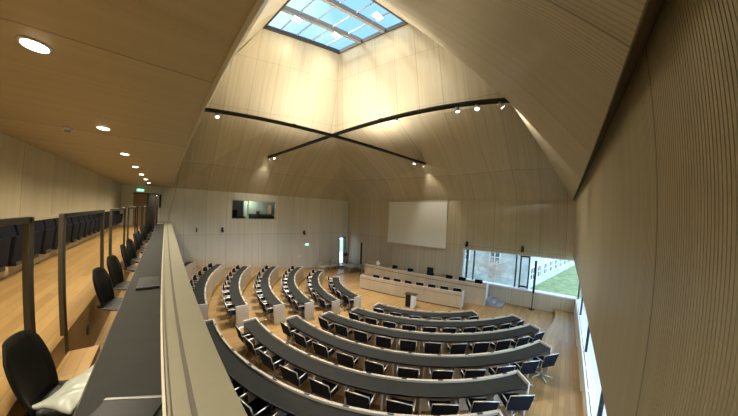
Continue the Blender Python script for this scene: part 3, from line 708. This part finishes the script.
# tall black monitor in the middle of the rear table, small things
e = empty('desk_monitor', (12.85, 7.05, 1.0)); tag(e, 'black monitor standing upright in the middle of the presiding table', 'monitor')
MB().box((12.83, 6.83, 1.08), (12.87, 7.27, 1.62)).build('display', M['shell'], e, .008); MB().box((12.80, 6.98, 1.0), (12.92, 7.12, 1.09)).build('stand', M['dark'], e)
e = empty('desk_flowers', (12.45, 11.0, 1.0)); tag(e, 'small white flower arrangement near the left end of the presiding table', 'flowers')
MB().tube([(12.45, 11.0, 1.0), (12.45, 11.0, 1.15)], [.05, .07], 10).build('vase', M['white'], e)
b = MB()
for k in range(14):
    a = random.uniform(0, 6.28); rr = random.uniform(0, .13); z = random.uniform(1.2, 1.5); x, y = 12.45+rr*math.cos(a), 11.0+rr*math.sin(a)
    b.tube([(12.45, 11.0, 1.12), (x, y, z)], .006, 4); b.obox((x, y, z), (.03, 0, 0), (0, .03, .01), (0, 0, .03))
b.build('blossoms', M['white'], e)
# lectern
e = empty('lectern', (10.0, 6.45, 0)); tag(e, 'small lectern with black back and white side in front of the front table', 'lectern')
MB().obox(V((10.02, 6.50, .37))-dn*.09, dn*.14, nn*.14, (0, 0, .33)).build('body', M['shell'], e, .01)
MB().obox(V((10.02, 6.50, .355))+dn*.16, dn*.09, nn*.16, (0, 0, .355)).build('side_panel', M['white'], e, .004)
MB().obox((10.05, 6.50, .725), dn*.32, nn*.19, (0, 0, .012)).build('top', M['bronze'], e, .004)
MB().tube([V((10.0, 6.5, .735))+dn*.05, V((9.98, 6.5, .9))+dn*.05, V((9.90, 6.5, 1.06))+dn*.05], .007, 5).build('microphone', M['chrome'], e)
# column loudspeakers on slim poles
for (x, y, zb, z0, z1, lab) in ((12.45, 12.75, 0, .95, 2.62, 'tall slim black column loudspeaker on a pole left of the presiding table'), (13.72, 1.15, .05, .95, 2.65, 'tall slim black column loudspeaker on a pole in front of the window')):
    e = empty('column_loudspeaker', (x, y, zb)); tag(e, lab, 'loudspeaker', 'column loudspeakers')
    MB().box((x-.05, y-.055, z0), (x+.05, y+.055, z1)).build('speaker_column', M['dark'], e, .01)
    MB().tube([(x, y, zb+.01), (x, y, z0)], .022, 8).build('pole', M['dark'], e); MB().disc((x, y, zb+.012), .16, .02, 20).build('base', M['dark'], e)
# grey low table and camera gear in the far corner
e = empty('low_table', (12.6, 14.2, 0)); tag(e, 'low glossy grey table in the far corner by the slit window', 'table')
MB().box((12.2, 13.7, .46), (13.7, 15.0, .50)).build('tabletop', M['grey'], e, .01)
for x in (12.3, 13.6):
    for y in (13.8, 14.9): MB().box((x-.03, y-.03, 0), (x+.03, y+.03, .46)).build('leg', M['chrome'], e)
e = empty('tripod_camera', (13.3, 15.55, 0)); tag(e, 'black video camera on a tripod beside the slit window', 'video camera')
MB().obox((13.3, 15.55, 1.2), (.20, .1, 0), (-.07, .12, 0), (0, 0, .13)).build('camera_body', M['shell'], e, .02)
MB().tube([V((13.3, 15.55, 1.2))+V((-.2, -.1, .0)), V((13.3, 15.55, 1.2))+V((-.34, -.17, .0))], .06, 10).build('camera_lens', M['dark'], e)
for k in range(3):
    t = 2*PI*k/3+.5; MB().tube([(13.3, 15.55, 1.08), (13.3+.33*math.cos(t), 15.55+.33*math.sin(t), 0)], .018, 6).build('leg', M['dark'], e)
for i, (x, y, lab) in enumerate(((10.75, 15.4, 'left'), (11.35, 15.45, 'middle'), (12.0, 15.5, 'right'))):
    e = empty('lounge_chair', (x, y, .0)); tag(e, f'cream boxy lounge chair against the far wall, {lab} of three', 'chair', 'cream lounge chairs at the far wall')
    MB().box((x-.22, y-.22, .30), (x+.22, y+.20, .42)).build('seat', M['rim'], e, .02); MB().box((x-.22, y+.14, .36), (x+.22, y+.22, .72)).build('backrest', M['rim'], e, .02)
    for s_ in (-1, 1):
        for q_ in (-.19, .17): MB().box((x+s_*.19-.015, y+q_-.015, 0), (x+s_*.19+.015, y+q_+.015, .32)).build('leg', M['chrome'], e)

# ================================================================ curved desk rows
ROWLAB = ['first', 'second', 'third', 'fourth', 'fifth', 'sixth', 'seventh']
EXT = {'R': {1: (191, 236), 2: (187.7, 247), 3: (186.3, 242.5), 4: (185.0, 235.4), 5: (184.0, 224.0), 6: (183.4, 218.2)},
       'L': {1: (137, 177.9), 2: (126, 177.6), 3: (129, 177.6), 4: (137, 177.8), 5: (144.5, 177.8), 6: (148, 177.3), 7: (151, 170)}}
def frame_at(rr, deg, z):
    t = R(deg); return V((CX+rr*math.cos(t), CY+rr*math.sin(t), z))
for blk in ('R', 'L'):
    for k, (a0, a1) in EXT[blk].items():
        r0, z = RIM[k], FL[k]
        RO = {1: (.13, .30, .36), 2: (.0, .0, .28), 3: (.08, .03, .06), 4: (.11, .26, -.12), 5: (.12, .28, -.18), 6: (.03, .22, -.22)}
        o0, om, o1 = RO[k] if blk == 'R' else (0, 0, 0)
        def off(ad, o0=o0, om=om, o1=o1, a0=a0, a1=a1):
            u_ = (ad-a0)/(a1-a0); return o0*(1-u_)*(1-2*u_)+om*4*u_*(1-u_)+o1*u_*(2*u_-1)
        side = 'right-hand' if blk == 'R' else 'left-hand'
        e = empty('curved_desk', frame_at(r0+.3, (a0+a1)/2, z))
        pos = {1: 'frontmost', 7: 'rearmost'}.get(k, f'{ROWLAB[k-1]} from the podium') if blk == 'L' else {1: 'frontmost', 6: 'rearmost, nearest the gallery'}.get(k, f'{ROWLAB[k-1]} from the podium')
        tag(e, f'long curved desk with dark top in the {side} block, {pos}', 'desk', 'curved desk rows')
        M['top']
        MB().arc(r0+.045, r0+.42, z+.700, z+.735, a0+.2, a1-.2, off=off).build('desktop', M['top'], e)
        MB().arc(r0+.42, r0+.435, z+.690, z+.737, a0+.2, a1-.2, off=off).build('rear_edge', M['dark'], e)
        MB().arc(r0, r0+.045, z+.02, z+.775, a0, a1, off=off).build('front_panel', M['desk_wood'], e)
        MB().arc(r0-.006, r0+.046, z+.765, z+.790, a0, a1, off=off).build('rim', M['rim'], e)
        for a in (a0, a1):
            da = math.degrees(.02/r0)
            MB().arc(r0-.005, r0+.44, z, z+.79, a-da, a+da, n=1, off=off).build('end_panel', M['end'], e)
        arc_len = R(a1-a0)*(r0+.75); nch = max(2, int(round(arc_len/.76)))
        st = (a1-a0)/nch
        for i in range(nch):
            a = a0+st*(i+.5)
            if blk == 'R' or i >= 0:
                jit = R(random.uniform(-4, 4)); rr = r0+.47+random.uniform(-.02, .02)
                p = frame_at(rr+off(a), a, z)
                if p.y < YC+.25 or p.y > YA-.35: continue
                idx = i if blk == 'R' else nch-1-i
                rowname = {'R': {1: 'front right-hand', 2: 'second right-hand', 3: 'third right-hand', 4: 'fourth right-hand', 5: 'fifth right-hand', 6: 'rearmost right-hand'},
                           'L': {1: 'front left-hand', 2: 'second left-hand', 3: 'third left-hand', 4: 'fourth left-hand', 5: 'fifth left-hand', 6: 'sixth left-hand', 7: 'rearmost left-hand'}}[blk][k]
                chair(tuple(p), R(a)+PI+jit, f'black chair with metal arms at the {rowname} desk, {ORD[idx]} from the centre aisle', 'chairs at the curved desks')
            if i:
                aa = a0+st*i; da = math.degrees(.018/r0)
                MB().arc(r0+.045, r0+.34, z, z+.70, aa-da, aa+da, n=1, off=off).build('support_panel', M['end'], e)
            da = math.degrees(.05/r0)
            MB().arc(r0+.002, r0+.035, z+.790, z+.797, a-da, a+da, n=1, off=off).build('socket', M['dark'], e)

# ================================================================ outside
struct(MB().box((XB+.4, -40, -1.35), (80, 40, -1.15)).build('ground', M['grass']))
struct(MB().box((-10, YA+4, -1.15), (22, 60, -1.0)).build('ground', M['stone']))
struct(MB().box((-30, -40, -1.35), (XB+.4, -1.35, -1.15)).build('ground', M['grass']))
def facade_windows(e, org, d, nrm, n_, step, z0, hh, ww, rows, rowh):
    org, d, nrm = V(org), V(d).normalized(), V(nrm).normalized()
    for rw in range(rows):
        for i in range(n_):
            c = org+d*(step*(i+.5))+V((0, 0, z0+rw*rowh+hh/2))
            w_ = MB().obox(c+nrm*.04, d*(ww/2+.12), nrm*.05, (0, 0, hh/2+.12)).build('window', M['white'], e)
            p = MB().obox(c+nrm*.10, d*ww/2, nrm*.01, (0, 0, hh/2)).build('pane', M['winext'], None); 
            p.parent = w_; p.matrix_parent_inverse = Matrix.Translation(-parent_world(w_))
            q = MB().obox(c+nrm*.12, d*.04, nrm*.01, (0, 0, hh/2)); q.obox(c+nrm*.12, d*ww/2, nrm*.01, (0, 0, .04))
            q = q.build('glazing_bar', M['white'], None); q.parent = w_; q.matrix_parent_inverse = Matrix.Translation(-parent_world(w_))
e = empty('stone_building', (22.5, 7, -1.15)); tag(e, 'long pale stone building with small white windows, outside beyond the lawn', 'building')
MB().box((22, 2.5, -1.2), (30, 22, 13)).build('wall', M['stone'], e)
MB().box((21.85, 2.5, -1.2), (22, 22, -.4)).build('plinth', M['stone2'], e)
facade_windows(e, (22, 3.9, 0), (0, 1, 0), (-1, 0, 0), 6, 2.9, .75, 1.0, .8, 3, 3.4)
d = V((15, -3.8, 0)).normalized(); nb = V((d.y, -d.x, 0))
MB().obox(V((21.6, 2.4, 5.5))+d*15-nb*3, d*15, nb*3, (0, 0, 6.7)).build('wall', M['stone2'], e)
facade_windows(e, V((21.6, 2.4, 0)), d, nb, 16, 1.7, -.35, .95, .65, 4, 2.1)
# bare autumn tree between the window and the pale building
e = empty('bare_tree', (19.3, 4.6, -1.15)); tag(e, 'bare reddish autumn tree in front of the pale stone building', 'tree')
MB().tube([(19.3, 4.6, -1.2), (19.35, 4.65, .2), (19.3, 4.5, 1.4)], [.12, .09, .05], 8).build('trunk', M['twig'], e)
b = MB(); rt = random.Random(11)
for k in range(26):      # limbs, each carrying fine twigs
    a = rt.uniform(0, 6.28); el = rt.uniform(-.05, 1.2); L_ = rt.uniform(.8, 1.9); s_ = V((19.3, 4.6, rt.uniform(-.2, 1.1)))
    dd = V((math.cos(a)*math.cos(el), math.sin(a)*math.cos(el)*1.4, math.sin(el)*.7)); b.tube([s_, s_+dd*L_*.5, s_+dd*L_], [.03, .02, .008], 4)
    for q in range(24):
        o_ = s_+dd*L_*rt.uniform(.2, 1.0); t_ = V((rt.uniform(-1, 1), rt.uniform(-1, 1), rt.uniform(-.5, 1))).normalized()*rt.uniform(.25, .7)
        b.tube([o_, o_+t_*.6+V((0, 0, .04)), o_+t_], [.008, .006, .003], 3)
b.build('twigs', M['twig'], e)
